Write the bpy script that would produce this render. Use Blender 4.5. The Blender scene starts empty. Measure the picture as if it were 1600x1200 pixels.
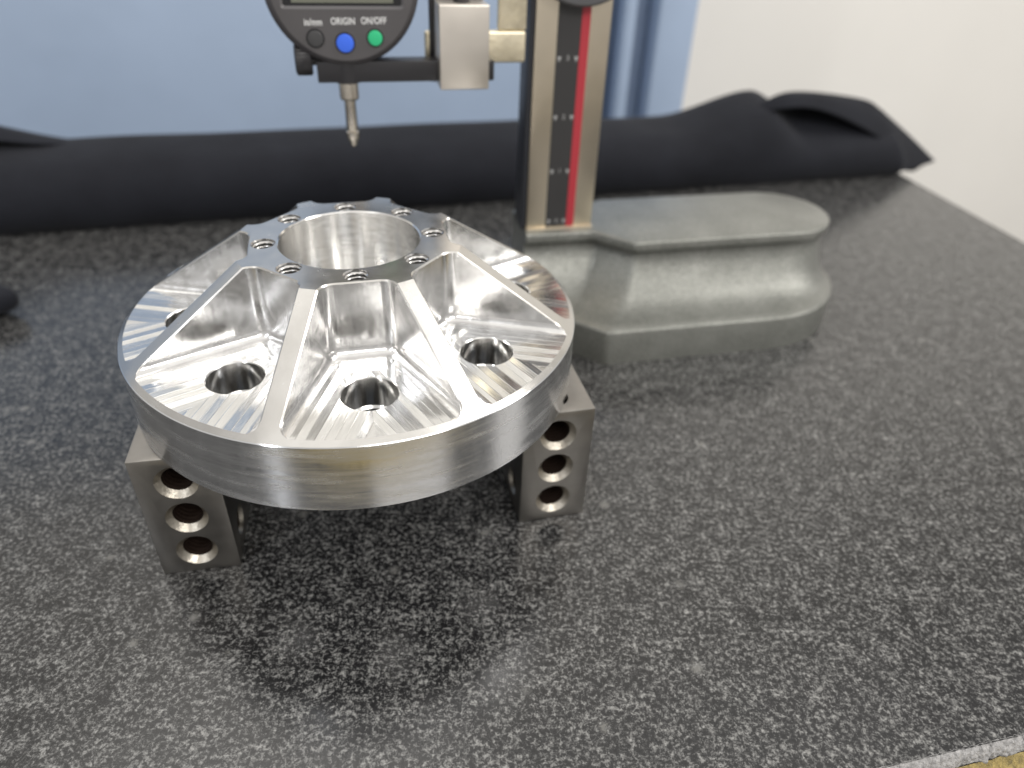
import bpy, bmesh, math, random
import numpy as np
from mathutils import Vector, Matrix
from mathutils.geometry import delaunay_2d_cdt
random.seed(7)
S = 0.001                      # everything below is written in millimetres
sc = bpy.context.scene
COL = sc.collection

# ------------------------------------------------------------------ camera
F_PX, PITCH, ROLL, CAM_H = 1131.79, 0.6121, 0.0408, 200.85
cp, sp = math.cos(PITCH), math.sin(PITCH)
fw = Vector((0, cp, -sp)); up0 = Vector((0, sp, cp)); rt0 = Vector((1, 0, 0))
rt = math.cos(ROLL) * rt0 + math.sin(ROLL) * up0
up = -math.sin(ROLL) * rt0 + math.cos(ROLL) * up0
camd = bpy.data.cameras.new('camera')
cam = bpy.data.objects.new('camera', camd); COL.objects.link(cam)
M = Matrix((rt, up, -fw)).transposed().to_4x4(); M.translation = Vector((0, 0, CAM_H)) * S
cam.matrix_world = M
camd.sensor_fit = 'HORIZONTAL'; camd.sensor_width = 36.0
camd.lens = F_PX / 1600 * 36
camd.clip_start = 0.01; camd.clip_end = 50
camd.dof.use_dof = True; camd.dof.focus_distance = 0.206; camd.dof.aperture_fstop = 7.8
sc.camera = cam

# ------------------------------------------------------------------ room light
w = bpy.data.worlds.new('World'); sc.world = w; w.use_nodes = True
bg = w.node_tree.nodes['Background']
bg.inputs[0].default_value = (1.0, 0.975, 0.935, 1); bg.inputs[1].default_value = 0.44
def area(name, loc, target, sx, sy, power, color=(1, 0.97, 0.92)):
    l = bpy.data.lights.new(name, 'AREA'); l.shape = 'RECTANGLE'; l.size = sx; l.size_y = sy
    l.energy = power; l.color = color
    o = bpy.data.objects.new(name, l); COL.objects.link(o)
    o.location = loc
    o.rotation_euler = (Vector(target) - Vector(loc)).to_track_quat('-Z', 'Y').to_euler()
    return o
area('ceiling_light', (0.1, 0.3, 2.1), (0.1, 0.3, 0), 2.6, 2.6, 9.0)  # broad lamp added in place of a bright ceiling, for contrast
area('ceiling_light', (1.75, 0.25, 1.55), (0.5, 0.35, 0), 0.7, 1.5, 18)
area('ceiling_light', (1.0, -1.35, 1.65), (0.3, 0.1, 0), 1.3, 0.6, 18)
area('ceiling_light', (-0.75, 0.85, 1.8), (-0.6, 0.7, 0), 1.3, 0.8, 3)
area('ceiling_light', (-1.15, -1.45, 1.75), (-0.1, 0.15, 0), 0.10, 1.2, 9, (0.95, 0.97, 1.0))
sc.view_settings.view_transform = 'Standard'; sc.view_settings.look = 'None'
sc.view_settings.exposure = 0.45; sc.view_settings.gamma = 1.0
sc.cycles.max_bounces = 10; sc.cycles.glossy_bounces = 8; sc.cycles.diffuse_bounces = 4
sc.cycles.sample_clamp_indirect = 6.0
sc.cycles.use_denoising = True

# ------------------------------------------------------------------ helpers
def tag(o, label=None, cat=None, group=None, kind=None):
    if label: o['label'] = label
    if cat: o['category'] = cat
    if group: o['group'] = group
    if kind: o['kind'] = kind
    return o
def thing(name, label, cat, loc=(0, 0, 0), rz=0.0, group=None):
    o = bpy.data.objects.new(name, None); COL.objects.link(o)
    o.location = Vector(loc) * S; o.rotation_euler = (0, 0, rz); o.empty_display_size = 0.02
    return tag(o, label, cat, group)
def mk(name, verts, faces, mats, parent=None, midx=None, smooth=True, ang=30, attrs=None, loc=None, rot=None):
    me = bpy.data.meshes.new(name)
    me.from_pydata([tuple(float(c) * S for c in v) for v in verts], [], [list(map(int, f)) for f in faces])
    for m in (mats if isinstance(mats, (list, tuple)) else [mats]): me.materials.append(m)
    if midx is not None: me.polygons.foreach_set('material_index', np.array(midx, dtype=np.int32))
    me.polygons.foreach_set('use_smooth', np.full(len(me.polygons), bool(smooth)))
    if attrs:
        for k, a in attrs.items():
            at = me.attributes.new(k, 'FLOAT', 'POINT'); at.data.foreach_set('value', np.array(a, dtype=np.float32))
    me.validate(); me.update()
    if smooth and ang: me.set_sharp_from_angle(angle=math.radians(ang))
    o = bpy.data.objects.new(name, me); COL.objects.link(o)
    if parent is not None: o.parent = parent
    if loc is not None: o.location = Vector(loc) * S
    if rot is not None: o.rotation_euler = rot
    return o
def from_bm(name, bm, mats, parent=None, smooth=True, ang=30, loc=None, rot=None):
    bmesh.ops.recalc_face_normals(bm, faces=bm.faces)
    bm.verts.index_update()
    v = [tuple(x.co) for x in bm.verts]; f = [[q.index for q in p.verts] for p in bm.faces]
    mi = [p.material_index for p in bm.faces]
    bm.free()
    return mk(name, v, f, mats, parent, mi, smooth, ang, None, loc, rot)
def rbox(x0, x1, y0, y1, z0, z1, r=0.5, seg=2, bm=None):
    bm = bm or bmesh.new()
    g = bmesh.ops.create_cube(bm, size=1)
    for v in g['verts']:
        v.co = Vector(((x0 + x1) / 2 + v.co.x * (x1 - x0), (y0 + y1) / 2 + v.co.y * (y1 - y0), (z0 + z1) / 2 + v.co.z * (z1 - z0)))
    if r > 0:
        es = set(e for v in g['verts'] for e in v.link_edges)
        bmesh.ops.bevel(bm, geom=list(es), offset=r, segments=seg, affect='EDGES', profile=0.5)
    return bm
def lathe(prof, n=48, bm=None, axis='Z', c=(0, 0, 0)):
    """prof: list of (radius, height)"""
    bm = bm or bmesh.new(); rows = []
    def put(x, y, z):
        if axis == 'X': x, y, z = z, x, y
        if axis == 'Y': x, y, z = x, z, y
        return bm.verts.new((x + c[0], y + c[1], z + c[2]))
    for r, h in prof:
        if r <= 1e-6: rows.append([put(0, 0, h)])
        else: rows.append([put(r * math.cos(2 * math.pi * i / n), r * math.sin(2 * math.pi * i / n), h) for i in range(n)])
    for a, b in zip(rows, rows[1:]):
        for i in range(n):
            j = (i + 1) % n
            if len(a) == 1 and len(b) == 1: continue
            if len(a) == 1: bm.faces.new((a[0], b[i], b[j]))
            elif len(b) == 1: bm.faces.new((a[i], a[j], b[0]))
            else: bm.faces.new((a[i], a[j], b[j], b[i]))
    return bm

# ------------------------------------------------------------------ materials
class NT:
    def __init__(s, name):
        s.m = bpy.data.materials.new(name); s.m.use_nodes = True; s.t = s.m.node_tree
        s.b = s.t.nodes['Principled BSDF']
    def n(s, typ, **kw):
        x = s.t.nodes.new(typ)
        for k, v in kw.items():
            if k.startswith('i_'):
                key = k[2:]; key = int(key) if key.isdigit() else key.replace('_', ' ')
                s.put(v, x.inputs[key])
            else: setattr(x, k, v)
        return x
    def put(s, v, sock):
        if isinstance(v, bpy.types.NodeSocket): s.t.links.new(v, sock)
        elif isinstance(v, bpy.types.Node): s.t.links.new(v.outputs[0], sock)
        else: sock.default_value = v
    def set(s, **kw):
        for k, v in kw.items(): s.put(v, s.b.inputs[k.replace('_', ' ')])
        return s
    def math(s, op, a, b=None, c=None):
        x = s.n('ShaderNodeMath', operation=op); s.put(a, x.inputs[0])
        if b is not None: s.put(b, x.inputs[1])
        if c is not None: s.put(c, x.inputs[2])
        return x.outputs[0]
    def ramp(s, fac, stops, interp='LINEAR'):
        x = s.n('ShaderNodeValToRGB'); s.put(fac, x.inputs[0]); x.color_ramp.interpolation = interp
        e = x.color_ramp.elements
        while len(e) < len(stops): e.new(0.5)
        for q, (p, c) in zip(e, stops):
            q.position = p; q.color = (c, c, c, 1) if isinstance(c, (int, float)) else (*c, 1)
        return x.outputs[0]
    def noise(s, vec, scale, detail=3, rough=0.5, dist=0.0):
        x = s.n('ShaderNodeTexNoise'); s.put(vec, x.inputs['Vector'])
        x.inputs['Scale'].default_value = scale; x.inputs['Detail'].default_value = detail
        x.inputs['Roughness'].default_value = rough; x.inputs['Distortion'].default_value = dist
        return x.outputs[0]
    def obj(s, scale=(1, 1, 1)):
        tc = s.n('ShaderNodeTexCoord'); mp = s.n('ShaderNodeMapping'); s.put(tc.outputs['Object'], mp.inputs[0])
        mp.inputs['Scale'].default_value = scale
        return mp.outputs[0]
    def bump(s, h, dist, strength=1.0, normal=None):
        x = s.n('ShaderNodeBump'); s.put(h, x.inputs['Height']); x.inputs['Distance'].default_value = dist
        x.inputs['Strength'].default_value = strength
        if normal is not None: s.put(normal, x.inputs['Normal'])
        return x.outputs[0]
    def rng(s, v, a, b, c=0.0, d=1.0):
        x = s.n('ShaderNodeMapRange'); s.put(v, x.inputs[0])
        for i, q in enumerate((c, d, a, b)): x.inputs[i + 1].default_value = q
        return x.outputs[0]
def plain(name, col, rough=0.5, metal=0.0, nscale=0, namp=0.0, spec=0.5, var=0.0, vscale=60):
    N = NT(name); v = N.obj()
    N.set(Base_Color=(*col, 1), Roughness=rough, Metallic=metal)
    N.b.inputs['Specular IOR Level'].default_value = spec
    f = N.noise(v, vscale, 4, 0.6)
    if var:
        mx = N.n('ShaderNodeMix', data_type='RGBA'); N.put(N.rng(f, 0, 1, 0.3, 0.7), mx.inputs[0])
        mx.inputs[6].default_value = (*[c * (1 - var) for c in col], 1); mx.inputs[7].default_value = (*[min(1, c * (1 + var)) for c in col], 1)
        N.set(Base_Color=mx.outputs[2])
    N.set(Roughness=N.rng(f, max(0.02, rough - 0.06), rough + 0.06, 0.3, 0.7))
    if nscale: N.set(Normal=N.bump(N.noise(v, nscale, 3), namp))
    return N.m

# polished speckled granite
def granite():
    N = NT('granite'); v = N.obj()
    a = N.noise(v, 640, 6, 0.68, 0.25)
    a2 = N.noise(v, 1600, 3, 0.65)
    big = N.noise(v, 150, 3, 0.55)
    m = N.math('ADD', N.math('ADD', N.math('MULTIPLY', a, 0.74), N.math('MULTIPLY', a2, 0.26)), N.math('MULTIPLY', N.math('SUBTRACT', big, 0.5), 0.20))
    base = N.ramp(m, [(0.40, (0.007, 0.007, 0.0077)), (0.485, (0.018, 0.018, 0.0189)), (0.548, (0.098, 0.0975, 0.096)), (0.655, (0.29, 0.288, 0.28))])
    vo = N.n('ShaderNodeTexVoronoi'); N.put(v, vo.inputs['Vector']); vo.inputs['Scale'].default_value = 130
    dist = N.math('ADD', vo.outputs['Distance'], N.math('MULTIPLY', N.math('SUBTRACT', a, 0.5), 1.2))
    sepc = N.n('ShaderNodeSeparateColor'); N.put(vo.outputs['Color'], sepc.inputs[0])
    pick = N.math('GREATER_THAN', sepc.outputs[0], 0.95)
    fl = N.math('MULTIPLY', N.rng(dist, 1, 0, 0.10, 0.26), pick)
    mx = N.n('ShaderNodeMix', data_type='RGBA'); N.put(N.math('MULTIPLY', fl, 0.55), mx.inputs[0]); N.put(base, mx.inputs[6]); mx.inputs[7].default_value = (0.24, 0.235, 0.22, 1)
    N.set(Base_Color=mx.outputs[2], Roughness=N.rng(big, 0.17, 0.25, 0.3, 0.7), Normal=N.bump(m, 0.00004, 0.5))
    N.b.inputs['Specular IOR Level'].default_value = 0.62
    return N.m
M_granite = granite()
M_chip = plain('chipped_granite_edge', (0.30, 0.295, 0.295), 0.8, 0, 900, 0.0012, var=0.45, vscale=700)
M_yellow = plain('yellow_coating', (0.25, 0.19, 0.065), 0.65, 0, 700, 0.0015, var=0.55, vscale=500)

# turned aluminium : side of the flange, tool went round, so the scratches run round
def alu_side():
    N = NT('turned_aluminium'); tc = N.n('ShaderNodeTexCoord')
    sx = N.n('ShaderNodeSeparateXYZ'); N.put(tc.outputs['Object'], sx.inputs[0])
    ang = N.math('ARCTAN2', sx.outputs[1], sx.outputs[0])
    cx = N.n('ShaderNodeCombineXYZ'); N.put(N.math('MULTIPLY', ang, 0.0766), cx.inputs[0]); N.put(sx.outputs[2], cx.inputs[1])
    mp = N.n('ShaderNodeMapping'); N.put(cx, mp.inputs[0]); mp.inputs['Scale'].default_value = (0.07, 1, 1)
    mp2 = N.n('ShaderNodeMapping'); N.put(cx, mp2.inputs[0]); mp2.inputs['Scale'].default_value = (0.02, 1, 1)
    smear = N.noise(mp.outputs[0], 330, 5, 0.6, 0.25)
    cloud = N.noise(cx.outputs[0], 60, 3, 0.6)
    line = N.noise(mp2.outputs[0], 3500, 2, 0.6)
    r = N.math('ADD', N.rng(smear, 0.10, 0.30, 0.36, 0.66), N.rng(cloud, -0.03, 0.06, 0.35, 0.65))
    tn = N.n('ShaderNodeTangent', direction_type='RADIAL', axis='Z')
    colr = N.ramp(smear, [(0.30, (0.76, 0.765, 0.78)), (0.70, (0.88, 0.885, 0.895))])
    N.set(Base_Color=colr, Metallic=1.0, Roughness=r, Anisotropic=0.75, Anisotropic_Rotation=0.25, Tangent=tn.outputs[0],
          Normal=N.bump(line, 0.00002, 0.5))
    return N.m
M_side = alu_side()
def alu_top():
    N = NT('satin_machined_aluminium'); v = N.obj()
    a = N.noise(v, 90, 4, 0.6); b = N.noise(v, 1600, 2, 0.5)
    N.set(Base_Color=N.ramp(a, [(0.3, (0.62, 0.605, 0.58)), (0.7, (0.70, 0.685, 0.66))]), Metallic=1.0, Roughness=N.rng(a, 0.19, 0.29, 0.3, 0.7),
          Normal=N.bump(b, 0.000006, 0.5))
    return N.m
M_top = alu_top()
def alu_wall():
    N = NT('milled_aluminium_wall'); v = N.obj(); v2 = N.obj((1, 1, 0.02))
    a = N.noise(v2, 520, 3, 0.6); c = N.noise(v, 130, 4, 0.6, 0.8); d = N.noise(N.obj((1, 1, 3)), 260, 3, 0.6)
    N.set(Base_Color=N.ramp(c, [(0.3, (0.68, 0.675, 0.672)), (0.7, (0.80, 0.795, 0.79))]), Metallic=1.0,
          Roughness=N.rng(c, 0.15, 0.27, 0.35, 0.65),
          Normal=N.bump(c, 0.00005, 0.3, N.bump(a, 0.00008, 0.8, N.bump(d, 0.00002, 0.4))))
    return N.m
M_wall = alu_wall()
# pocket floors: passes of a milling cutter parallel to the pocket walls, each leaning by its own fraction of a degree
def alu_floor():
    N = NT('milled_pocket_floor')
    def at(k):
        x = N.n('ShaderNodeAttribute', attribute_name=k); return x.outputs['Fac']
    d, al, pid = at('walldist'), at('along'), at('passid')
    s = N.math('DIVIDE', d, 2.6); i = N.math('FLOOR', s); fr = N.math('FRACT', s)
    def rnd(off):
        wn = N.n('ShaderNodeTexWhiteNoise', noise_dimensions='1D')
        N.put(N.math('ADD', N.math('ADD', N.math('MULTIPLY', i, 1.37), N.math('MULTIPLY', pid, 7.31)), off), wn.inputs['W']); return wn.outputs[0]
    r1, r2 = rnd(0.3), rnd(5.7)
    cxyz = N.n('ShaderNodeCombineXYZ'); N.put(al, cxyz.inputs[0]); N.put(d, cxyz.inputs[1])
    mp = N.n('ShaderNodeMapping'); N.put(cxyz, mp.inputs[0]); mp.inputs['Scale'].default_value = (0.10, 1.0, 1)
    streak = N.noise(mp.outputs[0], 1.6, 4, 0.62)
    # leaning passes + a narrow ridge where two passes meet
    lean = N.math('MULTIPLY', N.math('MULTIPLY', N.math('SUBTRACT', fr, 0.5), N.math('SUBTRACT', r1, 0.5)), 0.0010)
    ridge = N.math('MULTIPLY', N.rng(N.math('ABSOLUTE', N.math('SUBTRACT', fr, 0.5)), 0, 1, 0.44, 0.5), 0.00003)
    # cusps left by the cutter, arcs across each pass
    arc = N.math('SINE', N.math('ADD', N.math('MULTIPLY', al, 9.0), N.math('MULTIPLY', N.math('POWER', N.math('SUBTRACT', fr, 0.5), 2.0), 16.0)))
    h = N.math('ADD', N.math('ADD', lean, ridge), N.math('ADD', N.math('MULTIPLY', arc, 0.0000007), N.math('MULTIPLY', streak, 0.00003)))
    N.set(Base_Color=N.ramp(streak, [(0.3, (0.68, 0.68, 0.675)), (0.7, (0.81, 0.81, 0.805))]), Metallic=1.0,
          Roughness=N.math('ADD', N.rng(r2, 0.09, 0.20), N.rng(streak, -0.04, 0.08, 0.35, 0.65)), Normal=N.bump(h, 1.0, 1.0))
    return N.m
M_floor = alu_floor()
def alu_bore():
    N = NT('bored_aluminium'); a = N.noise(N.obj((1, 1, 8)), 160, 4, 0.6, 0.3); b = N.noise(N.obj((1, 1, 1)), 45, 3, 0.6)
    tn = N.n('ShaderNodeTangent', direction_type='RADIAL', axis='Z')
    N.set(Base_Color=(0.85, 0.845, 0.835, 1), Metallic=1.0, Roughness=N.rng(a, 0.10, 0.24, 0.35, 0.65), Anisotropic=0.7, Anisotropic_Rotation=0.25,
          Tangent=tn.outputs[0], Normal=N.bump(b, 0.0003, 0.4))
    return N.m
M_bore = alu_bore()
M_hole = plain('drilled_aluminium', (0.80, 0.795, 0.785), 0.18, 1.0, 60, 0.0002)
M_thread = plain('cut_thread_aluminium', (0.66, 0.65, 0.64), 0.2, 1.0)
M_root = plain('thread_root_shade', (0.10, 0.098, 0.095), 0.4, 0.7)  # shade between the threads, painted into the root colour
M_dark = plain('hole_bottom_shade', (0.02, 0.02, 0.02), 0.6)  # black colour stands for the shade deep in the tapped holes

def ground_steel():
    N = NT('ground_steel'); v = N.obj((1, 1, 0.04)); w_ = N.obj()
    a = N.noise(v, 2600, 3, 0.6); c = N.noise(w_, 70, 4, 0.6)
    N.set(Base_Color=N.ramp(c, [(0.3, (0.275, 0.262, 0.245)), (0.7, (0.36, 0.342, 0.32))]), Metallic=1.0, Roughness=N.rng(c, 0.28, 0.40, 0.3, 0.7),
          Normal=N.bump(a, 0.00002, 0.6))
    return N.m
M_steel = ground_steel()
M_csink = plain('bright_countersink', (0.42, 0.39, 0.34), 0.36, 1.0, 900, 0.0002)
M_holebrown = plain('dark_brown_hole', (0.028, 0.018, 0.014), 0.45, 0.3)

def hammertone():
    N = NT('hammered_silver_paint'); v = N.obj()
    vo = N.n('ShaderNodeTexVoronoi', feature='SMOOTH_F1'); N.put(v, vo.inputs['Vector']); vo.inputs['Scale'].default_value = 700
    a = N.noise(v, 1100, 3, 0.6); c = N.noise(v, 60, 3, 0.5)
    col = N.ramp(N.math('ADD', N.math('MULTIPLY', a, 0.75), N.math('MULTIPLY', c, 0.25)), [(0.36, (0.125, 0.129, 0.116)), (0.5, (0.195, 0.199, 0.181)), (0.64, (0.275, 0.279, 0.258))])
    N.set(Base_Color=col, Metallic=0.45, Roughness=0.32, Normal=N.bump(N.math('ADD', vo.outputs['Distance'], a), 0.0003, 0.6))
    N.b.inputs['Coat Weight'].default_value = 0.5; N.b.inputs['Coat Roughness'].default_value = 0.06
    N.put(N.bump(N.math('ADD', vo.outputs['Distance'], a), 0.0010, 0.6), N.b.inputs['Coat Normal'])
    return N.m
M_hammer = hammertone()
M_colsteel = plain('column_steel', (0.70, 0.62, 0.50), 0.34, 1.0, 0, 0, var=0.06, vscale=25)
M_colside = plain('column_dark_side', (0.035, 0.037, 0.045), 0.4, 0.3)  # near-black strip along the column's left side
M_scale = plain('scale_black', (0.035, 0.034, 0.035), 0.45)
M_red = plain('scale_red', (0.42, 0.035, 0.05), 0.4)
M_print = plain('white_print', (0.70, 0.70, 0.70), 0.5)
M_scaleprint = plain('grey_scale_print', (0.38, 0.38, 0.38), 0.5)
M_blackox = plain('black_oxide_steel', (0.028, 0.027, 0.03), 0.38, 0.2)
M_clamp = plain('satin_nickel', (0.76, 0.71, 0.65), 0.42, 1.0, 0, 0, var=0.04, vscale=30)
M_brass = plain('worn_nickel_plate', (0.90, 0.81, 0.62), 0.42, 1.0, 300, 0.0003, var=0.12, vscale=120)
M_dialgrey = plain('dark_grey_plastic', (0.085, 0.080, 0.083), 0.42, 0, 2500, 0.00003, var=0.05)
M_dialside = plain('dark_grey_plastic_side', (0.07, 0.066, 0.07), 0.4)
M_lcdframe = plain('black_gloss_plastic', (0.012, 0.012, 0.014), 0.2)
M_lcd = plain('lcd_glass', (0.16, 0.165, 0.13), 0.15)
M_btnblk = plain('button_grey_rubber', (0.05, 0.05, 0.052), 0.5)
M_btnblue = plain('button_blue_rubber', (0.045, 0.15, 0.80), 0.42)
M_btngrn = plain('button_green_rubber', (0.03, 0.50, 0.22), 0.42)
M_stem = plain('polished_steel', (0.62, 0.57, 0.50), 0.22, 1.0)
def cloth():
    N = NT('black_cloth'); v = N.obj(); a = N.noise(v, 1800, 2, 0.6); b = N.noise(v, 25, 4, 0.55)
    N.set(Base_Color=N.ramp(b, [(0.3, (0.0068, 0.0076, 0.0118)), (0.7, (0.0112, 0.0124, 0.0180))]), Roughness=0.85, Normal=N.bump(a, 0.0002, 0.5, N.bump(b, 0.004, 0.35)))
    N.b.inputs['Sheen Weight'].default_value = 0.06; N.b.inputs['Sheen Roughness'].default_value = 0.5
    N.b.inputs['Specular IOR Level'].default_value = 0.25
    return N.m
M_cloth = cloth()
M_blue = plain('blue_enamel', (0.325, 0.408, 0.548), 0.38, 0, 9, 0.002, var=0.05, vscale=5)
M_blueshade = plain('blue_enamel_groove_shade', (0.20, 0.26, 0.37), 0.45, var=0.05)  # darker copy of the blue: recess shade put into the colour
M_white = plain('white_wall_paint', (0.82, 0.797, 0.757), 0.75, var=0.02, vscale=3)
M_floorpaint = plain('grey_floor_paint', (0.22, 0.215, 0.21), 0.5, var=0.12, vscale=4)

# ------------------------------------------------------------------ setting
AL = 0.24                       # everything on the plate is set out at this slight turn
ST = Vector((46.1, 306.2, 0.0)) # front corner of the height stand
mk('floor', [(-4000, -3000, -850), (4000, -3000, -850), (4000, 4000, -850), (-4000, 4000, -850)], [(0, 1, 2, 3)], M_floorpaint)['kind'] = 'structure'
ca, sa = math.cos(AL), math.sin(AL)
def stw(u, v, z=0): return Vector((ST.x + u * ca - v * sa, ST.y + u * sa + v * ca, z))
p = [stw(-2500, 1150, -850), stw(3000, 1150, -850), stw(3000, 1150, 2400), stw(-2500, 1150, 2400)]
n_ = Vector((-sa, ca, 0)) * 60
o = mk('back_wall', p + [q + n_ for q in p], [(0, 1, 2, 3), (5, 4, 7, 6), (3, 2, 6, 7), (1, 5, 6, 2), (4, 0, 3, 7), (4, 5, 1, 0)], M_white, smooth=False)
o['kind'] = 'structure'

# granite surface plate with a chipped, chamfered edge
def granite_plate():
    t = thing('surface_plate', 'large speckled dark grey granite surface plate carrying all the parts', 'surface plate')
    R0 = Vector((330.0, 621.7)); R1 = Vector((358.4, 486.0)); dr = (R1 - R0).normalized()
    Fa = Vector((108.0, 106.6)); Fb = Vector((154.0, 118.1)); df = (Fb - Fa).normalized()
    def isect(a, d1, b, d2):
        k = d1.x * d2.y - d1.y * d2.x; q = b - a
        return a + d1 * ((q.x * d2.y - q.y * d2.x) / k)
    fr_ = isect(R0, dr, Fa, df)
    db = Vector((math.cos(0.287), math.sin(0.287)))
    bk = isect(R0, dr, Vector((-333.0, 505.0)), db)
    fl = fr_ - df * 1100; bl = bk - db * 1100
    ring = [fl, fr_, bk, bl]
    c = sum(ring, Vector((0, 0))) / 4
    def inset(d):
        out = []
        for i in range(4):
            a, b, e = ring[i - 1], ring[i], ring[(i + 1) % 4]
            d1, d2 = (b - a).normalized(), (e - b).normalized()
            n1, n2 = Vector((-d1.y, d1.x)), Vector((-d2.y, d2.x))
            out.append(isect(b + n1 * d, d1, b + n2 * d, d2))
        return out
    r0, r1 = ring, inset(-3.5)
    v = [(q.x, q.y, 0) for q in r0]
    mk('slab', v + [(q.x, q.y, -90) for q in r0], [(0, 1, 2, 3)] + [(i + 4, (i + 1) % 4 + 4, (i + 1) % 4, i) for i in range(4)] + [(7, 6, 5, 4)], M_granite, t, smooth=False)
    # chipped bevel strip in front: irregular broken edge
    vs, fs = [], []
    n = 700; nrm = Vector((df.y, -df.x))
    for i in range(n + 1):
        b = fr_ - df * (560 * i / n)
        j = [random.gauss(0, 0.28) for _ in range(6)]
        vs += [(b.x - nrm.x * (0.1 + abs(j[0])), b.y - nrm.y * (0.1 + abs(j[0])), 0.05), (b.x + nrm.x * 1.2, b.y + nrm.y * 1.2, -1.0 + j[1]),
               (b.x + nrm.x * 2.1, b.y + nrm.y * 2.1, -2.1 + j[2]), (b.x + nrm.x * (2.8 + j[3]), b.y + nrm.y * (2.8 + j[3]), -3.4), (b.x + nrm.x * 2.8, b.y + nrm.y * 2.8, -90)]
        if i:
            for k in range(4): a = (i - 1) * 5 + k; fs.append((a, a + 1, a + 6, a + 5))
    mk('chipped_edge', vs, fs, M_chip, t, smooth=False)
    return fr_, df, nrm
FR, DF, NRM = granite_plate()
# yellow ledge of the plate's support under the front edge
def ledge():
    vs, fs = [], []; n = 260
    prof = [(2.9, -3.6), (6, -5.5), (30, -7.5), (62, -8.5), (66, -12), (66, -60), (2.9, -60)]
    for i in range(n + 1):
        b = FR + DF * 20 - DF * (640 * i / n)
        for q, z in prof: vs.append((b.x + NRM.x * q, b.y + NRM.y * q, z + random.gauss(0, 0.25)))
        if i:
            k = len(prof)
            for j in range(k): a = (i - 1) * k; fs.append((a + j, a + (j + 1) % k, a + k + (j + 1) % k, a + k + j))
    o = mk('support_ledge', vs, fs, M_yellow, None, smooth=True)
    tag(o, 'rough yellow ledge below the chipped front edge of the granite plate', 'ledge')
ledge()

# blue cabinet behind
def cabinet():
    V0 = 480.0
    t = thing('blue_cabinet', 'tall pale blue enamelled metal cabinet standing behind the plate', 'cabinet', ST, AL)
    def bx(name, u0, u1, v0, v1, m, z0=-850, z1=440, r=2):
        return from_bm(name, rbox(u0, u1, v0, v1, z0, z1, r), m, t)
    bx('carcass', -1300, 255, V0 + 42, V0 + 600, M_blue, r=4)
    bx('door_panel', -1290, 154, V0, V0 + 41, M_blue, r=5)
    bx('gap_strip', 154.5, 171, V0 + 30, V0 + 41, M_blueshade)
    bx('hinge_post', 171.5, 187, V0 + 2, V0 + 41, M_blue, r=7)
    bx('gap_strip', 187.5, 210, V0 + 32, V0 + 41, M_blueshade)
    bx('edge_panel', 210.5, 253, V0 + 4, V0 + 41, M_blue, r=4)
cabinet()

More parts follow.
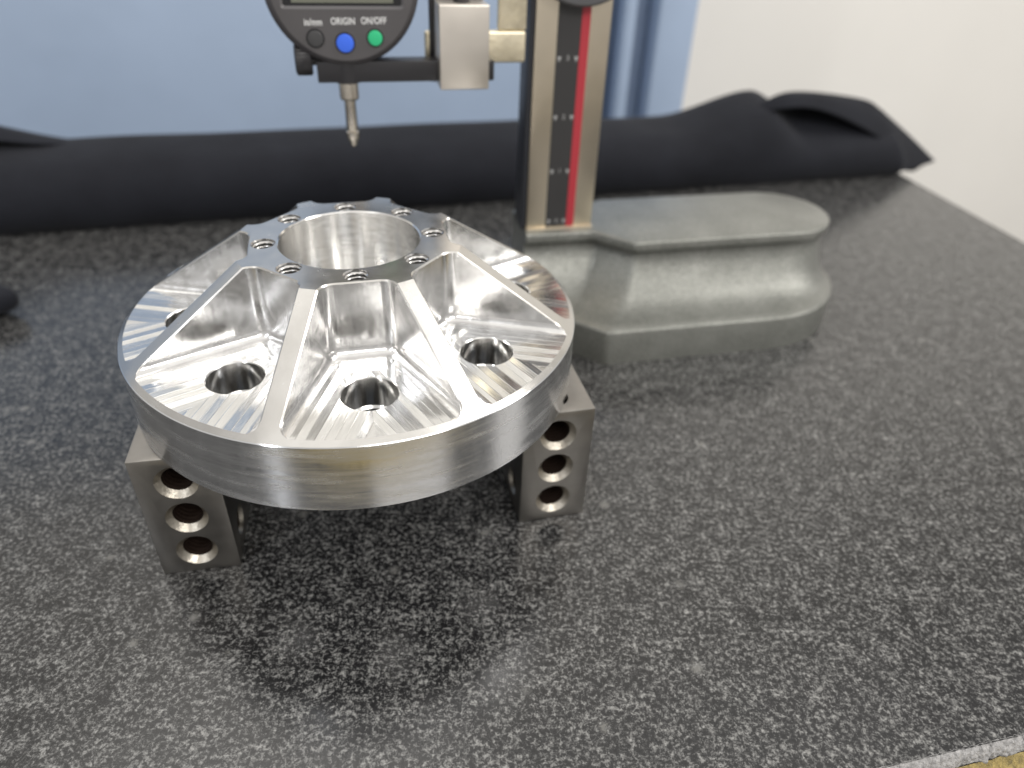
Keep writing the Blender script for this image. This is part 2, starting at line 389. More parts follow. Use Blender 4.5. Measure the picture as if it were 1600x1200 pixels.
# ------------------------------------------------------------------ machined flange
CX, CY, PH = -55.76, 223.46, -1.3047
ZB, ZH, ZT = 50.8, 100.58, 74.3
R, RH, RB = 76.57, 37.2, 23.06
SL = (ZH - ZT) / (R - RH)
RO = 74.9; ZF = ZH - (RO - RH) * SL
HW, RF, RC, XH = 3.1, 3.0, 5.0, 32.35
RHO, RHOLE, RBO = 54.3, 8.4, 27.7
A22 = math.radians(22.5)
def ztop(x, y): return min(ZH, ZH - (math.hypot(x, y) - RH) * SL)
def flange():
    t = thing('machined_flange', 'shiny machined aluminium ribbed flange resting on two steel blocks', 'flange', (CX, CY, 0), PH)
    V, Fc, MI = [], [], []; AT = {'walldist': [], 'along': [], 'passid': []}
    def addv(x, y, z, d=0., a=0., pid=0.):
        V.append((x, y, z - ZB)); AT['walldist'].append(d); AT['along'].append(a); AT['passid'].append(pid); return len(V) - 1
    def rot2(x, y, a): return x * math.cos(a) - y * math.sin(a), x * math.sin(a) + y * math.cos(a)
    # --- pocket outline at the floor (local: bisector along +x) with outward normals
    rr = RC - RF; off = HW + RF
    ax, ay = math.cos(A22), math.sin(A22)
    def ribpt(tt): return tt * ax + off * ay, tt * ay - off * ax
    t_out = math.sqrt(RO * RO - off * off)
    # corner fillet centre
    cx_ = XH + RC; cy_ = cx_ * math.tan(A22) - (HW + RC) / math.cos(A22)
    t_in = cx_ * ax + cy_ * ay
    pts = []
    nrib = 46
    for i in range(nrib + 1):
        tt = t_out + (t_in - t_out) * i / nrib; pts.append((*ribpt(tt), -ay, ax))
    a0, a1 = math.pi / 2 + A22, math.pi
    for i in range(1, 11):
        a = a0 + (a1 - a0) * i / 10; pts.append((cx_ + rr * math.cos(a), cy_ + rr * math.sin(a), math.cos(a), math.sin(a)))
    for i in range(1, 6):
        pts.append((XH + RF, cy_ * (1 - i / 6), -1, 0))
    half = pts[:]
    pts = half + [(XH + RF, 0, -1, 0)] + [(x, -y, nx, -ny) for x, y, nx, ny in reversed(half)]
    n = len(pts)
    x0, y0 = pts[0][:2]; th = math.atan2(y0, x0)
    arc = [(RO * math.cos(-th + 2 * th * i / 46), RO * math.sin(-th + 2 * th * i / 46)) for i in range(1, 46)]
    # profile rings
    prof = []
    for x, y, nx, ny in pts:
        def zf(ph): return ZF + RF * (1 - math.cos(ph))
        pm = math.pi / 2
        if zf(pm) >= ztop(x + nx * RF, y + ny * RF):
            lo, hi = 0, pm
            for _ in range(40):
                m = (lo + hi) / 2; tt = RF * math.sin(m)
                if zf(m) < ztop(x + nx * tt, y + ny * tt): lo = m
                else: hi = m
            pm = lo
        tt = RF * math.sin(pm); zt_ = ztop(x + nx * tt, y + ny * tt)
        h = zt_ - ZF; c = min(0.45, 0.30 * h)
        row = [(x + nx * RF * math.sin(pm * k / 7), y + ny * RF * math.sin(pm * k / 7), min(zf(pm * k / 7), zt_ - c if k == 7 else 1e9)) for k in range(8)]
        wx, wy = row[-1][:2]
        row.append((wx, wy, zt_ - c))
        row.append((wx + nx * c, wy + ny * c, ztop(wx + nx * c, wy + ny * c)))
        prof.append(row)
    Tpoly = [r[-1][:2] for r in prof] + arc
    Fpoly = [(q[0], q[1]) for q in pts] + arc
    # floor triangulation once
    hole = [(RHO + (RHOLE + 0.35) * math.cos(2 * math.pi * i / 48), (RHOLE + 0.35) * math.sin(2 * math.pi * i / 48)) for i in range(48)]
    grid = []
    g = 0.9
    for ix in range(int(30 / g), int(76 / g)):
        for iy in range(int(-32 / g), int(32 / g) + 1):
            x, y = ix * g + (0.45 if iy % 2 else 0), iy * g
            dr = min(x * ay - abs(y) * ax, 1e9) - 0
            if x * ay - abs(y) * ax < off + 0.5 or x < XH + RF + 0.5 or math.hypot(x, y) > RO - 0.5: continue
            if math.hypot(x - RHO, y) < RHOLE + 0.9: continue
            if x < cx_ and abs(y) > cy_ and math.hypot(x - cx_, abs(y) - cy_) > rr - 0.4: continue
            grid.append((x, y))
    vc = Fpoly + hole + grid
    nf, nh = len(Fpoly), len(hole)
    ed = [(i, (i + 1) % nf) for i in range(nf)] + [(nf + i, nf + (i + 1) % nh) for i in range(nh)]
    ov, _, of, _, _, _ = delaunay_2d_cdt([Vector(q) for q in vc], ed, [], 0, 1e-5)
    def inpoly(x, y, poly):
        c = False; j = len(poly) - 1
        for i in range(len(poly)):
            xi, yi = poly[i]; xj, yj = poly[j]
            if (yi > y) != (yj > y) and x < (xj - xi) * (y - yi) / (yj - yi) + xi: c = not c
            j = i
        return c
    ftri = []
    for f in of:
        x = sum(ov[i].x for i in f) / 3; y = sum(ov[i].y for i in f) / 3
        if inpoly(x, y, Fpoly) and math.hypot(x - RHO, y) > RHOLE + 0.3: ftri.append(f)
    # in the photo every pocket was milled along one of its ribs first, then the other
    for k in range(8):
        a = k * math.pi / 4
        base = [[addv(*rot2(q[0], q[1], a), q[2]) for q in row] for row in prof]
        for i in range(n - 1):
            for j in range(9):
                Fc.append((base[i][j], base[i][j + 1], base[i + 1][j + 1], base[i + 1][j])); MI.append(1 if j < 8 else 0)
        # floor split in three zones, each with its own pass direction
        zone_idx = {}
        def zone(x, y):
            if x < 43 and abs(y) < 7.5 and math.hypot(x - RHO, y) > 9: return 2
            return 0 if y > 0.0 + 2.0 * math.sin(k * 2.1) else 1
        for f in ftri:
            x = sum(ov[i].x for i in f) / 3; y = sum(ov[i].y for i in f) / 3
            z = zone(x, y); tri = []
            for i in f:
                key = (i, z)
                if key not in zone_idx:
                    q = ov[i]
                    if z == 0: d, al = q.x * ay - q.y * ax, q.x * ax + q.y * ay
                    elif z == 1: d, al = q.x * ay + q.y * ax, q.x * ax - q.y * ay
                    else: d, al = q.x - XH, q.y
                    zone_idx[key] = addv(*rot2(q.x, q.y, a), ZF, d, al, k * 3 + z)
                tri.append(zone_idx[key])
            Fc.append(tri); MI.append(2)
    # --- top face: hub plane + cone, with pockets, bore and tapped holes cut out
    C2, E2 = [], []
    def loop(p):
        b = len(C2); C2.extend(p); E2.extend([(b + i, b + (i + 1) % len(p)) for i in range(len(p))])
    pol = []
    NS = 288
    loop([(R * math.cos(2 * math.pi * i / NS), R * math.sin(2 * math.pi * i / NS)) for i in range(NS)])
    for k in range(8):
        P_ = [rot2(*q, k * math.pi / 4) for q in Tpoly]; pol.append(P_); loop(P_)
    RBc = RB + 0.4; RTc = 3.95
    loop([(RBc * math.cos(2 * math.pi * i / 128), RBc * math.sin(2 * math.pi * i / 128)) for i in range(128)])
    th_c = [rot2(RBO, 0, k * math.pi / 4) for k in range(8)]
    for c in th_c: loop([(c[0] + RTc * math.cos(2 * math.pi * i / 40), c[1] + RTc * math.sin(2 * math.pi * i / 40)) for i in range(40)])
    for k in range(8):
        a = A22 + k * math.pi / 4; b = len(C2); m = 8; w_ = (HW - 0.45) / RH
        C2.extend([(RH * math.cos(a + w_ * (2 * i / m - 1)), RH * math.sin(a + w_ * (2 * i / m - 1))) for i in range(m + 1)])
        E2.extend([(b + i, b + i + 1) for i in range(m)])
        b = len(C2)
        for rr_ in (38, 42, 46, 50, 54, 58, 62, 66, 70, 73): C2.append((rr_ * math.cos(a), rr_ * math.sin(a)))
    ov2, _, of2, _, _, _ = delaunay_2d_cdt([Vector(q) for q in C2], E2, [], 0, 1e-6)
    vi = {}
    for f in of2:
        x = sum(ov2[i].x for i in f) / 3; y = sum(ov2[i].y for i in f) / 3; r = math.hypot(x, y)
        if r > R or r < RBc * 0.9995: continue
        if any(math.hypot(x - c[0], y - c[1]) < RTc * 0.995 for c in th_c): continue
        k = int(round(math.atan2(y, x) / (math.pi / 4))) % 8
        if r > XH - 3 and inpoly(x, y, pol[k]): continue
        tri = []
        for i in f:
            if i not in vi: vi[i] = addv(ov2[i].x, ov2[i].y, ztop(ov2[i].x, ov2[i].y))
            tri.append(vi[i])
        Fc.append(tri); MI.append(0)
    # --- outer side with a fine edge break, underside
    rows = []
    for r, z in [(R, ZT), (R + 0.25, ZT - 0.3), (R + 0.25, ZB + 0.5), (R - 0.25, ZB)]:
        rows.append([addv(r * math.cos(2 * math.pi * i / NS), r * math.sin(2 * math.pi * i / NS), z) for i in range(NS)])
    for a, b in zip(rows, rows[1:]):
        for i in range(NS): j = (i + 1) % NS; Fc.append((a[j], a[i], b[i], b[j])); MI.append(3)
    C3, E3 = [], []
    def loop3(p):
        b = len(C3); C3.extend(p); E3.extend([(b + i, b + (i + 1) % len(p)) for i in range(len(p))])
    loop3([((R - 0.25) * math.cos(2 * math.pi * i / NS), (R - 0.25) * math.sin(2 * math.pi * i / NS)) for i in range(NS)])
    loop3([(RB * math.cos(2 * math.pi * i / 128), RB * math.sin(2 * math.pi * i / 128)) for i in range(128)])
    hc = [rot2(RHO, 0, k * math.pi / 4) for k in range(8)]
    for c in hc: loop3([(c[0] + RHOLE * math.cos(2 * math.pi * i / 48), c[1] + RHOLE * math.sin(2 * math.pi * i / 48)) for i in range(48)])
    ov3, _, of3, _, _, _ = delaunay_2d_cdt([Vector(q) for q in C3], E3, [], 0, 1e-6)
    idx3 = [addv(q.x, q.y, ZB) for q in ov3]
    for f in of3:
        x = sum(ov3[i].x for i in f) / 3; y = sum(ov3[i].y for i in f) / 3; r = math.hypot(x, y)
        if r < RB or any(math.hypot(x - c[0], y - c[1]) < RHOLE * 0.99 for c in hc): continue
        Fc.append([idx3[i] for i in reversed(f)]); MI.append(3)
    body = mk('body', V, Fc, [M_top, M_wall, M_floor, M_side], t, MI, True, 22, AT, loc=(0, 0, ZB))
    bm = bmesh.new(); bm.from_mesh(body.data); bmesh.ops.recalc_face_normals(bm, faces=bm.faces)
    bm.to_mesh(body.data); bm.free()
    body.data.set_sharp_from_angle(angle=math.radians(22))
    # --- centre bore (closed by an unseen floor, added to bounce light inside) and bolt holes
    bo = from_bm('centre_bore', lathe([(RB + 0.4, ZH), (RB, ZH - 0.4), (RB, 74), (RB - 0.6, 72.6), (RB - 2, 72), (0, 72)], 128), M_bore, t)
    first = None
    for k in range(8):
        x, y = hc[k]
        if first is None:
            first = from_bm('bolt_hole', lathe([(RHOLE + 0.35, ZF), (RHOLE, ZF - 0.35), (RHOLE, ZF - 10.6), (RHOLE - 0.7, ZF - 11.4), (RHOLE - 0.7, ZB)], 48), M_hole, t, loc=(x, y, 0)); o = first
        else:
            o = first.copy(); COL.objects.link(o); o.parent = t; o.location = Vector((x, y, 0)) * S
    # --- tapped holes with a real helical thread
    pitch, depth, ns = 1.25, 12.0, 32
    vs, fs, tm = [], [], []
    rows_n = int(depth / pitch * 8)
    for j in range(rows_n + 1):
        z = -0.55 - (depth - 0.55) * j / rows_n
        for i in range(ns + 1):
            th_ = 2 * math.pi * i / ns
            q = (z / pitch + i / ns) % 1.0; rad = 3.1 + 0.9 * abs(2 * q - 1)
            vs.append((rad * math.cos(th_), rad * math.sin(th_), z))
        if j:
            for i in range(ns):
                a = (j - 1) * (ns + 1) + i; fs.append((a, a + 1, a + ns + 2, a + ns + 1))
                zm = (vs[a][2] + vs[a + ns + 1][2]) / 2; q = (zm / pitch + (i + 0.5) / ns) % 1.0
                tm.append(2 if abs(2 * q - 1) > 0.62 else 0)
    b = len(vs)
    for i in range(ns + 1):
        th_ = 2 * math.pi * i / ns; vs.append((3.95 * math.cos(th_), 3.95 * math.sin(th_), 0.0))
    for i in range(ns): fs.append((i, i + 1, b + i + 1, b + i))
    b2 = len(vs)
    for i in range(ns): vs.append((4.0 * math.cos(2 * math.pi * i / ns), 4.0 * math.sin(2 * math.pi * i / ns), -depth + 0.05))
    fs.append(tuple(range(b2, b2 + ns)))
    th0 = None
    for k in range(8):
        x, y = th_c[k]
        if th0 is None:
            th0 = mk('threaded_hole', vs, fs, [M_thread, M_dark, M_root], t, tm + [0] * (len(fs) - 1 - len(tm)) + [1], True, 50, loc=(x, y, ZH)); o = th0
        else:
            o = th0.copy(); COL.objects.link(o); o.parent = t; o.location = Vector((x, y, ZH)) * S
flange()

# ------------------------------------------------------------------ steel setup blocks
def block_mesh():
    W, D, H = 25.4, 76.2, 50.8
    def cutter(ax_, c, r1=4.75, r2=6.6, L=90, span=25):
        """straight hole with countersinks at both faces; span = half length of block along the axis"""
        b = bmesh.new()
        prof = [(0, -span - 1), (r2 + 1, -span - 1), (r2, -span), (r1, -span + (r2 - r1) * 1.1), (r1, span - (r2 - r1) * 1.1), (r2, span), (r2 + 1, span + 1), (0, span + 1)]
        prof[1] = (r2 + 0.9, -span - 1); prof[6] = (r2 + 0.9, span + 1)
        lathe(prof, 40, b, ax_, c); bmesh.ops.recalc_face_normals(b, faces=b.faces)
        me = bpy.data.meshes.new('cut'); b.to_mesh(me); b.free()
        me.materials.append(M_csink)
        o = bpy.data.objects.new('cut', me); COL.objects.link(o); return o
    bm = rbox(0, W, 0, D, 0, H, 0.35, 2)
    me = bpy.data.meshes.new('block'); bm.to_mesh(me); bm.free()
    me.materials.append(M_steel)
    o = bpy.data.objects.new('block', me); COL.objects.link(o)
    cuts = [cutter('Y', (W / 2, D / 2, H / 2 + s), span=D / 2) for s in (-15.3, 0, 15.3)]
    cuts += [cutter('Z', (W * 0.5, y, H / 2), span=H / 2, r1=4.75, r2=5.3) for y in (9.0, 38, 66)]
    cuts += [cutter('X', (W / 2, y, z), span=W / 2, r1=4.3, r2=5.4) for y in (12.7, 38.1, 63.5) for z in (10.2, 40.6)]
    for c in cuts:
        m = o.modifiers.new('b', 'BOOLEAN'); m.object = c; m.operation = 'DIFFERENCE'; m.solver = 'EXACT'; m.material_mode = 'TRANSFER'
    dg = bpy.context.evaluated_depsgraph_get(); dg.update()
    res = bpy.data.meshes.new_from_object(o.evaluated_get(dg))
    for c in cuts: bpy.data.objects.remove(c)
    bpy.data.objects.remove(o)
    res.name = 'block_body'
    # deep inside the holes the faces get a dark brown colour
    res.materials.append(M_holebrown); nm = len(res.materials) - 1
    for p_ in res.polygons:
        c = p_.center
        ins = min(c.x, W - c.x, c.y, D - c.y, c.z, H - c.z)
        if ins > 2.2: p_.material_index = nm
    for v in res.vertices: v.co *= S
    res.polygons.foreach_set('use_smooth', np.ones(len(res.polygons), dtype=bool))
    res.set_sharp_from_angle(angle=math.radians(25))
    return res
BM_ = block_mesh()
def thread_mesh():
    vs, fs = [], []; ns, pitch, depth = 28, 1.8, 22; rn = int(depth / pitch * 6)
    for j in range(rn + 1):
        y = 2.4 + depth * j / rn
        for i in range(ns + 1):
            a = 2 * math.pi * i / ns; q = (y / pitch + i / ns) % 1; r = 4.45 + 0.2 * abs(2 * q - 1)
            vs.append((r * math.cos(a), y, r * math.sin(a)))
        if j:
            for i in range(ns): k = (j - 1) * (ns + 1) + i; fs.append((k, k + 1, k + ns + 2, k + ns + 1))
    return vs, fs
TV, TF = thread_mesh(); TO = None
def block(x, y, a, label):
    global TO
    t = thing('setup_block', label, 'steel block', (x, y, 0.02), a, 'drilled steel blocks under the flange')
    b = bpy.data.objects.new('block_body', BM_); COL.objects.link(b); b.parent = t
    for s in (-15.3, 0, 15.3):
        if TO is None: TO = o = mk('hole_thread', TV, TF, M_holebrown, t, smooth=True, ang=60, loc=(12.7, 0, 25.4 + s))
        else:
            o = TO.copy(); COL.objects.link(o); o.parent = t; o.location = Vector((12.7, 0, 25.4 + s)) * S
block(-116.82, 163.53, 0.2157, 'drilled steel block under the left side of the flange, nearest the camera')
block(29.29 - 25.35 * math.cos(.2577), 201.15 - 25.35 * math.sin(.2577), 0.2577, 'drilled steel block under the flange, right in front of the grey cast base')

# ------------------------------------------------------------------ height stand
def stand():
    t = thing('height_stand', 'height gauge stand with hammered grey cast base and steel column', 'height stand', ST, AL)
    # cast base: loft between lower and upper outlines
    def outline(lo):
        if lo: P_ = [(-32, 17), (-17, 17), (0, 0)]; c = (92, 57); r = 57; Q = [(0, 114), (-17, 97), (-32, 97)]
        else: P_ = [(-32, 45), (3, 44.5), (20, 27.5)]; c = (112, 57); r = 29.5; Q = [(20, 86.5), (3, 78), (-32, 78)]
        out = []
        def seg(a, b, n): return [(a[0] + (b[0] - a[0]) * i / n, a[1] + (b[1] - a[1]) * i / n) for i in range(n)]
        ch = [*P_, (c[0], c[1] - r)]
        for a, b, n in zip(ch, ch[1:], (10, 10, 30)): out += seg(a, b, n)
        out += [(c[0] + r * math.sin(math.pi * i / 40), c[1] - r * math.cos(math.pi * i / 40)) for i in range(40)]
        ch = [(c[0], c[1] + r), *Q]
        for a, b, n in zip(ch, ch[1:], (30, 10, 10)): out += seg(a, b, n)
        out.append(Q[-1]); return out
    L, T = outline(True), outline(False)
    # end face is flat: keep u=-32 for both
    prof = [(0, 0.0), (17.6, 0.0), (18.3, 0.012), (18.8, 0.04), (19.4, 0.20), (20.2, 0.36), (21.6, 0.53), (24, 0.70), (27.5, 0.86), (32, 0.98), (36.5, 1.08), (40.5, 1.15), (43.4, 1.18), (45.4, 1.17), (46.8, 1.12), (47.8, 1.02), (48.4, 0.985), (51.9, 0.98), (52.7, 0.995), (53, 1.03)]
    n = len(L); vs, fs = [], []
    for z, s in prof:
        for (a, b), (c, d) in zip(L, T):
            x, y = a + (c - a) * s, b + (d - b) * s
            vs.append((x, y, z))
    m = len(prof)
    for j in range(m - 1):
        for i in range(n):
            k = (i + 1) % n; fs.append((j * n + i, j * n + k, (j + 1) * n + k, (j + 1) * n + i))
    fs.append([(m - 1) * n + i for i in range(n)]); fs.append([i for i in reversed(range(n))])
    base = mk('base', vs, fs, M_hammer, t, smooth=True, ang=48)
    # column
    from_bm('column', rbox(-31.2, 3.4, 50.2, 65, 52.9, 262, 0.6), M_colsteel, t)
    from_bm('column_side_strip', rbox(-33.6, -31.25, 50.9, 66, 53.2, 262, 0.4), M_colside, t)
    from_bm('weld_fillet', rbox(-31.2, 3.8, 48.9, 52, 52.6, 54.0, 0.6), M_colsteel, t)
    sc_ = from_bm('scale_strip', rbox(-21.2, -10.45, 49.95, 50.6, 54.2, 262, 0.1, 1), M_scale, t)
    from_bm('red_strip', rbox(-10.4, -6.35, 49.9, 50.6, 54.2, 262, 0.1, 1), M_red, t)
    # inch numbers and arrow marks
    for i in range(8):
        z = 57.3 + 25.7 * i
        if z > 255: break
        cu = bpy.data.curves.new('number', 'FONT'); cu.body = str(i); cu.size = 3.1; cu.align_x = 'CENTER'; cu.align_y = 'CENTER'; cu.extrude = 0.03
        tmp = bpy.data.objects.new('number', cu); COL.objects.link(tmp)
        dg = bpy.context.evaluated_depsgraph_get(); me = bpy.data.meshes.new_from_object(tmp.evaluated_get(dg))
        bpy.data.objects.remove(tmp)
        me.materials.clear(); me.materials.append(M_scaleprint); me.transform(Matrix.Diagonal((S, S, S, 1)))
        o = bpy.data.objects.new('scale_number', me); COL.objects.link(o); o.parent = sc_
        o.location = Vector((-15.6, 49.9, z)) * S; o.rotation_euler = (math.pi / 2, 0, 0)
        for u_ in (-19.6, -11.7):
            w_ = 0.95
            mk('arrow_mark', [(u_ - w_, 49.93, z + 0.7), (u_ + w_, 49.93, z + 0.7), (u_, 49.93, z - 1.7), (u_ - w_, 49.85, z + 0.7), (u_ + w_, 49.85, z + 0.7), (u_, 49.85, z - 1.7)],
               [(3, 5, 4), (0, 1, 2), (0, 3, 4, 1), (1, 4, 5, 2), (2, 5, 3, 0)], M_scaleprint, sc_, smooth=False)
    # carriage at the top edge of the picture
    bm = lathe([(0, -24), (27, -24), (28, -23), (28, -1), (27, 0), (0, 0)], 64, None, 'Y', (-12, 68, 183.6))
    from_bm('carriage', bm, plain('carriage_grey', (0.10, 0.10, 0.105), 0.4, 0.2), t)
    # indicator arm: bent plate, clamp block, black bar, thumb screw
    bm = rbox(-80, -36.2, 46, 50, 133.4, 146.2, 1.2, 3); from_bm('arm_plate', bm, M_brass, t)
    bm = rbox(-48.6, -36.2, 46.05, 49.9, 146.4, 192, 0.8, 3); from_bm('arm_riser', bm, M_brass, t)
    from_bm('arm_rear_plate', rbox(-78.2, -55.4, 44.5, 45.9, 126.5, 170, 0.3), M_blackox, t)
    cb = from_bm('clamp_block', rbox(-76.2, -55.8, 28, 44.4, 126.8, 158.6, 0.6, 3), M_clamp, t)
    from_bm('clamp_screw', lathe([(0, 0), (3.2, 0), (3.4, 0.4), (3.4, 3.6), (3.0, 4), (1.6, 4), (1.6, 2.2), (0, 2.2)], 24, None, 'Z', (-66, 36, 158.6)), M_blackox, cb)
    from_bm('holder_bar', rbox(-125.2, -52.6, 33, 42.6, 129.2, 137.2, 0.5), M_blackox, t)
    kn = []
    bm = bmesh.new(); N_ = 72
    for x, rr_ in [(-133.4, 5.0), (-132.8, 5.9), (-127.4, 5.9), (-126.8, 5.2)]:
        kn.append([bm.verts.new((x, 38 + (rr_ + (0.25 if i % 2 else 0)) * math.cos(2 * math.pi * i / N_), 137.4 + (rr_ + (0.25 if i % 2 else 0)) * math.sin(2 * math.pi * i / N_))) for i in range(N_)])
    for a, b in zip(kn, kn[1:]):
        for i in range(N_): bm.faces.new((a[i], a[(i + 1) % N_], b[(i + 1) % N_], b[i]))
    bm.faces.new(kn[0]); bm.faces.new(list(reversed(kn[-1])))
    lathe([(0, -127), (2, -127), (2, -124), (0, -124)], 16, bm, 'X', (0, 38, 137.0))
    from_bm('thumb_screw', bm, M_blackox, t, ang=50)
stand()

# ------------------------------------------------------------------ digital indicator
def indicator():
    c = stw(-112.6, 30.5, 165.1)
    t = thing('digital_indicator', 'round dark grey digital indicator with three buttons and a steel probe', 'digital indicator', c, AL)
    # local: x right, y away from the face, z up; origin = centre of face
    # body with a real recess for the display: ring of faces around a rectangular opening
    from_bm('case', lathe([(0, 21), (28.5, 21), (29.6, 20), (29.6, 4), (29.2, 2.6), (27.6, 0.9), (27.0, 0.45)], 128, None, 'Y'), M_dialside, t)
    # face plate with rectangular window
    wx0, wx1, wz0, wz1 = -23.4, 23.2, -8.6, 14.0
    nn = 128; circ = [(27.0 * math.cos(2 * math.pi * i / nn), 27.0 * math.sin(2 * math.pi * i / nn)) for i in range(nn)]
    def rrect(x0, x1, z0, z1, r, k=5):
        o = []
        for (cx_, cz_, a) in [(x1 - r, z1 - r, 0), (x0 + r, z1 - r, 90), (x0 + r, z0 + r, 180), (x1 - r, z0 + r, 270)]:
            o += [(cx_ + r * math.cos(math.radians(a + 90 * i / k)), cz_ + r * math.sin(math.radians(a + 90 * i / k))) for i in range(k + 1)]
        return o
    win = rrect(wx0, wx1, wz0, wz1, 1.2)
    pts = [Vector(q) for q in circ + win]; m = len(win)
    ed = [(i, (i + 1) % nn) for i in range(nn)] + [(nn + i, nn + (i + 1) % m) for i in range(m)]
    ov, _, of, _, _, _ = delaunay_2d_cdt(pts, ed, [], 0, 1e-6)
    vs = [(q.x, 0.45 if math.hypot(q.x, q.y) > 26.9 else 0.3, q.y) for q in ov]; fs = []
    for f in of:
        x = sum(ov[i].x for i in f) / 3; z = sum(ov[i].y for i in f) / 3
        if wx0 + 0.02 < x < wx1 - 0.02 and wz0 + 0.02 < z < wz1 - 0.02 and not (abs(x) > 21.5 and False): continue
        fs.append(f)
    face = mk('face_plate', vs, fs, M_dialgrey, t, smooth=False)
    # bevelled window frame, dark inner frame and lcd
    r0 = win; r1 = rrect(wx0 + 0.9, wx1 - 0.9, wz0 + 0.9, wz1 - 0.9, 0.8)
    mk('window_bevel', [(x, 0.3, z) for x, z in r0] + [(x, 1.7, z) for x, z in r1], [(i, (i + 1) % m, m + (i + 1) % m, m + i) for i in range(m)], plain('bevel_grey', (0.13, 0.125, 0.13), 0.3), t)
    from_bm('window_frame', rbox(wx0 + 0.85, wx1 - 0.85, 1.7, 2.6, wz0 + 0.85, wz1 - 0.85, 0), M_lcdframe, t, smooth=False)
    from_bm('display', rbox(wx0 + 4.1, wx1 - 4.1, 1.62, 2.2, wz0 + 2.0, wz1 - 3, 0), M_lcd, t, smooth=False)
    for name, x, z, r, mt in [('button', -11.8, -18.9, 2.95, M_btnblk), ('button', -0.6, -20.6, 3.35, M_btnblue), ('button', 11.2, -18.8, 2.8, M_btngrn)]:
        o = from_bm(name, lathe([(r, 0.9), (r, -0.55), (r - 0.25, -0.85), (r - 0.7, -0.95), (0, -1.0)], 40, None, 'Y'), mt, t, loc=(x, 0, z))
        o['label'] = {-11.8: 'dark grey button', -0.6: 'blue button', 11.2: 'green button'}[x]
        from_bm('button_ring', lathe([(r + 0.55, 0.32), (r + 0.5, 0.18), (r + 0.1, 0.2), (r + 0.05, 0.9)], 40, None, 'Y'), M_lcdframe, o)
    for s_, x, z, h in [('in/mm', -12.0, -13.2, 2.6), ('ORIGIN', -0.7, -12.9, 2.6), ('ON/OFF', 11.1, -12.7, 2.6)]:
        cu = bpy.data.curves.new('print', 'FONT'); cu.body = s_; cu.size = h * 1.32; cu.align_x = 'CENTER'; cu.align_y = 'CENTER'; cu.offset = 0.07; cu.extrude = 0.02
        cu.space_character = 1.02
        tmp = bpy.data.objects.new('print', cu); COL.objects.link(tmp)
        dg = bpy.context.evaluated_depsgraph_get(); me = bpy.data.meshes.new_from_object(tmp.evaluated_get(dg)); bpy.data.objects.remove(tmp)
        me.materials.clear(); me.materials.append(M_print); me.transform(Matrix.Diagonal((S * 0.78, S, S, 1)))
        o = bpy.data.objects.new('lettering', me); COL.objects.link(o); o.parent = face
        o.location = Vector((x, 0.22, z)) * S; o.rotation_euler = (math.pi / 2, 0, 0)
    zc = 165.1
    from_bm('stem_collar', lathe([(0, 139.5 - zc), (5.6, 139.5 - zc), (5.6, 128.9 - zc), (5.2, 128.6 - zc), (0, 128.6 - zc)], 40, None, 'Z', (-0.7, 7.5, 0)), M_blackox, t)
    from_bm('stem', lathe([(4.0, 129 - zc), (4.0, 122.4 - zc), (3.5, 121.6 - zc), (2.6, 121.4 - zc), (0, 121.4 - zc)], 48, None, 'Z', (-0.7, 7.5, 0)), M_stem, t)
    from_bm('spindle', lathe([(2.35, 121.6 - zc), (2.35, 109 - zc), (2.2, 108.6 - zc)], 40, None, 'Z', (-0.7, 7.5, 0)), M_stem, t)
    from_bm('contact_point', lathe([(2.2, 108.7 - zc), (2.75, 108.3 - zc), (2.8, 106.4 - zc), (2.5, 105.4 - zc), (1.6, 103.8 - zc), (1.45, 102.9 - zc), (1.0, 102.1 - zc), (0, 101.8 - zc)], 40, None, 'Z', (-0.7, 7.5, 0)), M_stem, t)
indicator()

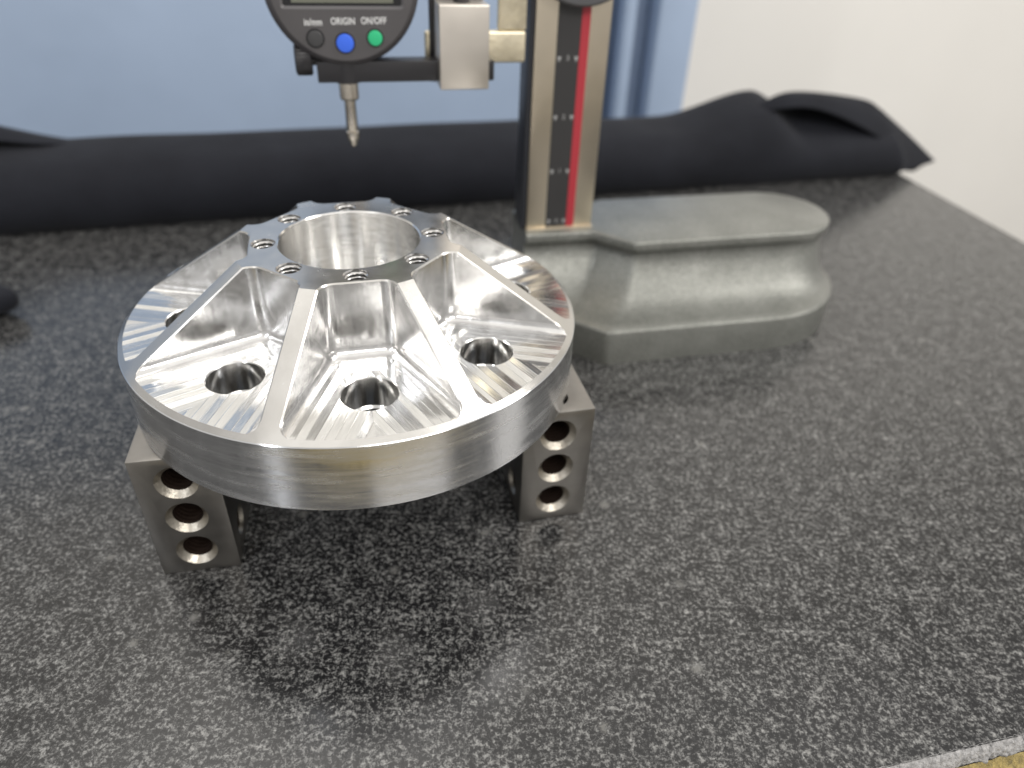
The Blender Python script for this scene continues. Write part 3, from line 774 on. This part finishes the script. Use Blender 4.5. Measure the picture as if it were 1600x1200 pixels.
# ------------------------------------------------------------------ black cloth cover along the back
def cover():
    t = thing('cloth_cover', 'black cloth dust cover bunched along the back edge of the granite plate', 'dust cover')
    A = np.array([-333.4, 428.5]); B = np.array([327.0, 624.5]); L = np.hypot(*(B - A)); d = (B - A) / L; nn = np.array([-d[1], d[0]])
    full = np.array([(0, 0), (-4.5, 5), (-7, 13), (-6.5, 23), (-2, 33), (6, 40.5), (15, 43.5), (26, 46), (38, 48.5), (46, 48), (54, 43), (60, 30), (63, 14), (64, 0)], float)
    roll = np.array([(0, 0), (-4.5, 5), (-7, 13), (-6, 22), (-2, 29), (5, 33.5), (12, 37), (18, 42), (25, 47), (33, 49), (42, 46), (50, 34), (58, 16), (64, 0)], float)
    def sm(x, a, b): q = min(1, max(0, (x - a) / (b - a))); return q * q * (3 - 2 * q)
    vs, fs = [], []; n = 150; x0, x1 = -120.0, L
    rnd = np.random.RandomState(3)
    ph = rnd.rand(6) * 6
    for i in range(n + 1):
        s = x0 + (x1 - x0) * i / n
        p0 = A + d * s; X = p0[0]
        hb = 1 - 0.0002 * (s) * 0.35 + 0.010 * math.sin(s / 67 + ph[0]) + 0.006 * math.sin(s / 23 + ph[1])
        hb += 0.39 * sm(X, 122, 202) * (1 - 0.10 * sm(X, 200, 290))
        op = sm(X, 196, 232)
        end = 1 - 0.55 * sm(X, 318, 327)
        for k, (q, z) in enumerate(full):
            q2, z2 = roll[k]
            zz = z * hb * (1 - op) + z2 * op; qq = q * (1 - op) + q2 * op
            zz *= end; qq = qq * (1 if k in (0,) else 1)
            zz += 0.0 if k in (0, 13) else 0.25 * math.sin(s / 17 + k * 0.9 + ph[2]) + 0.3 * math.sin(s / 31 - k * 0.6 + ph[3])
            e = p0 + nn * qq
            vs.append((e[0], e[1], max(zz, 0.3)))
        if i:
            k = len(full)
            for j in range(k - 1): a = (i - 1) * k + j; fs.append((a, a + 1, a + k + 1, a + k))
    k = len(full); fs.append(list(range(k))); fs.append(list(range(n * k, n * k + k)))
    o = mk('cloth_roll', vs, fs, M_cloth, t, smooth=True, ang=0)
    o.modifiers.new('s', 'SUBSURF').levels = 1; o.modifiers['s'].render_levels = 1
    def patch(name, rows, thick=1.2):
        nr, nc = len(rows), len(rows[0])
        o = mk(name, [q for r_ in rows for q in r_], [(i * nc + j, i * nc + j + 1, (i + 1) * nc + j + 1, (i + 1) * nc + j) for i in range(nr - 1) for j in range(nc - 1)], M_cloth, t, smooth=True, ang=0)
        m = o.modifiers.new('s', 'SUBSURF'); m.levels = 2; m.render_levels = 3
        m = o.modifiers.new('t', 'SOLIDIFY'); m.thickness = thick * S; m.offset = 0
        return o
    # upper fold that hangs past the plate's corner
    lo = [(150, 590, 36), (192, 598, 56), (205, 594, 58), (222, 597, 60), (246, 604, 54), (272, 611, 44), (296, 618, 33), (316, 623, 19), (328, 627, 3), (330, 627.6, 1.5)]
    mid = [(152, 592, 40), (193, 602, 60), (206, 599, 65), (228, 605, 70), (256, 613, 61), (284, 621, 52), (310, 629, 40), (332, 636, 23), (346, 640, 4), (348, 640.6, 2)]
    hi = [(152, 594, 42), (194, 605, 62), (206, 605, 69), (236, 614.5, 66), (262, 622.5, 63), (284, 629, 59.5), (292, 631.5, 55), (328, 642, 33), (366, 653, 8), (371, 654.5, 4)]
    hi2 = [(152, 596, 42), (195, 608, 62), (207, 607, 69), (237, 616.5, 67), (263, 624.5, 62.5), (285, 631, 58.8), (293, 633.5, 54), (329, 644, 32), (366, 654.7, 7), (370.5, 656, 3.5)]
    bk = [(158, 612, 36), (195, 622, 46), (215, 630, 50), (242, 640, 48), (268, 648, 44), (290, 654, 40), (300, 658, 34), (332, 662, 16), (360, 662, 0), (364, 661.5, -2)]
    bt = [(163, 634, 2), (198, 646, 2), (218, 652, 2), (248, 660, 2), (275, 666, 1), (296, 668, 0), (306, 670, -2), (334, 670, -8), (356, 664, -9), (360, 663, -9)]
    patch('cloth_fold', [lo, mid, hi, hi2, bk, bt])
    # flap standing up at the left
    f0 = [(-430, 425, 60), (-395, 436, 60), (-350, 450, 56), (-318, 462, 49), (-300, 472, 46)]
    f1 = [(-430, 434, 74), (-395, 446, 73), (-352, 460, 64), (-319, 470, 52), (-299, 478, 46.5)]
    f2 = [(-430, 446, 74), (-395, 457, 72), (-352, 470, 62), (-318, 479, 50), (-297, 486, 45)]
    f3 = [(-430, 470, 50), (-395, 478, 50), (-350, 488, 46), (-316, 494, 42), (-294, 498, 40)]
    patch('cloth_flap', [f0, f1, f2, f3])
cover()
# dark rounded pouch just entering the picture at the left
bm = bmesh.new(); bmesh.ops.create_icosphere(bm, subdivisions=4, radius=1)
for v in bm.verts:
    q = v.co.copy(); z = q.z
    v.co = Vector((q.x * 46 * (1 + 0.05 * math.sin(5 * q.y + 1)), q.y * 21 * (1 + 0.06 * math.sin(4 * q.x)), 0.2 + 9.5 + 9.5 * math.copysign(abs(z) ** 0.6, z)))
o = from_bm('cloth_pouch', bm, M_cloth, None, True, 0, loc=(-309, 325, 0), rot=(0, 0, 0.1))
tag(o, 'small black rounded cloth pouch lying on the granite at the left edge', 'pouch')
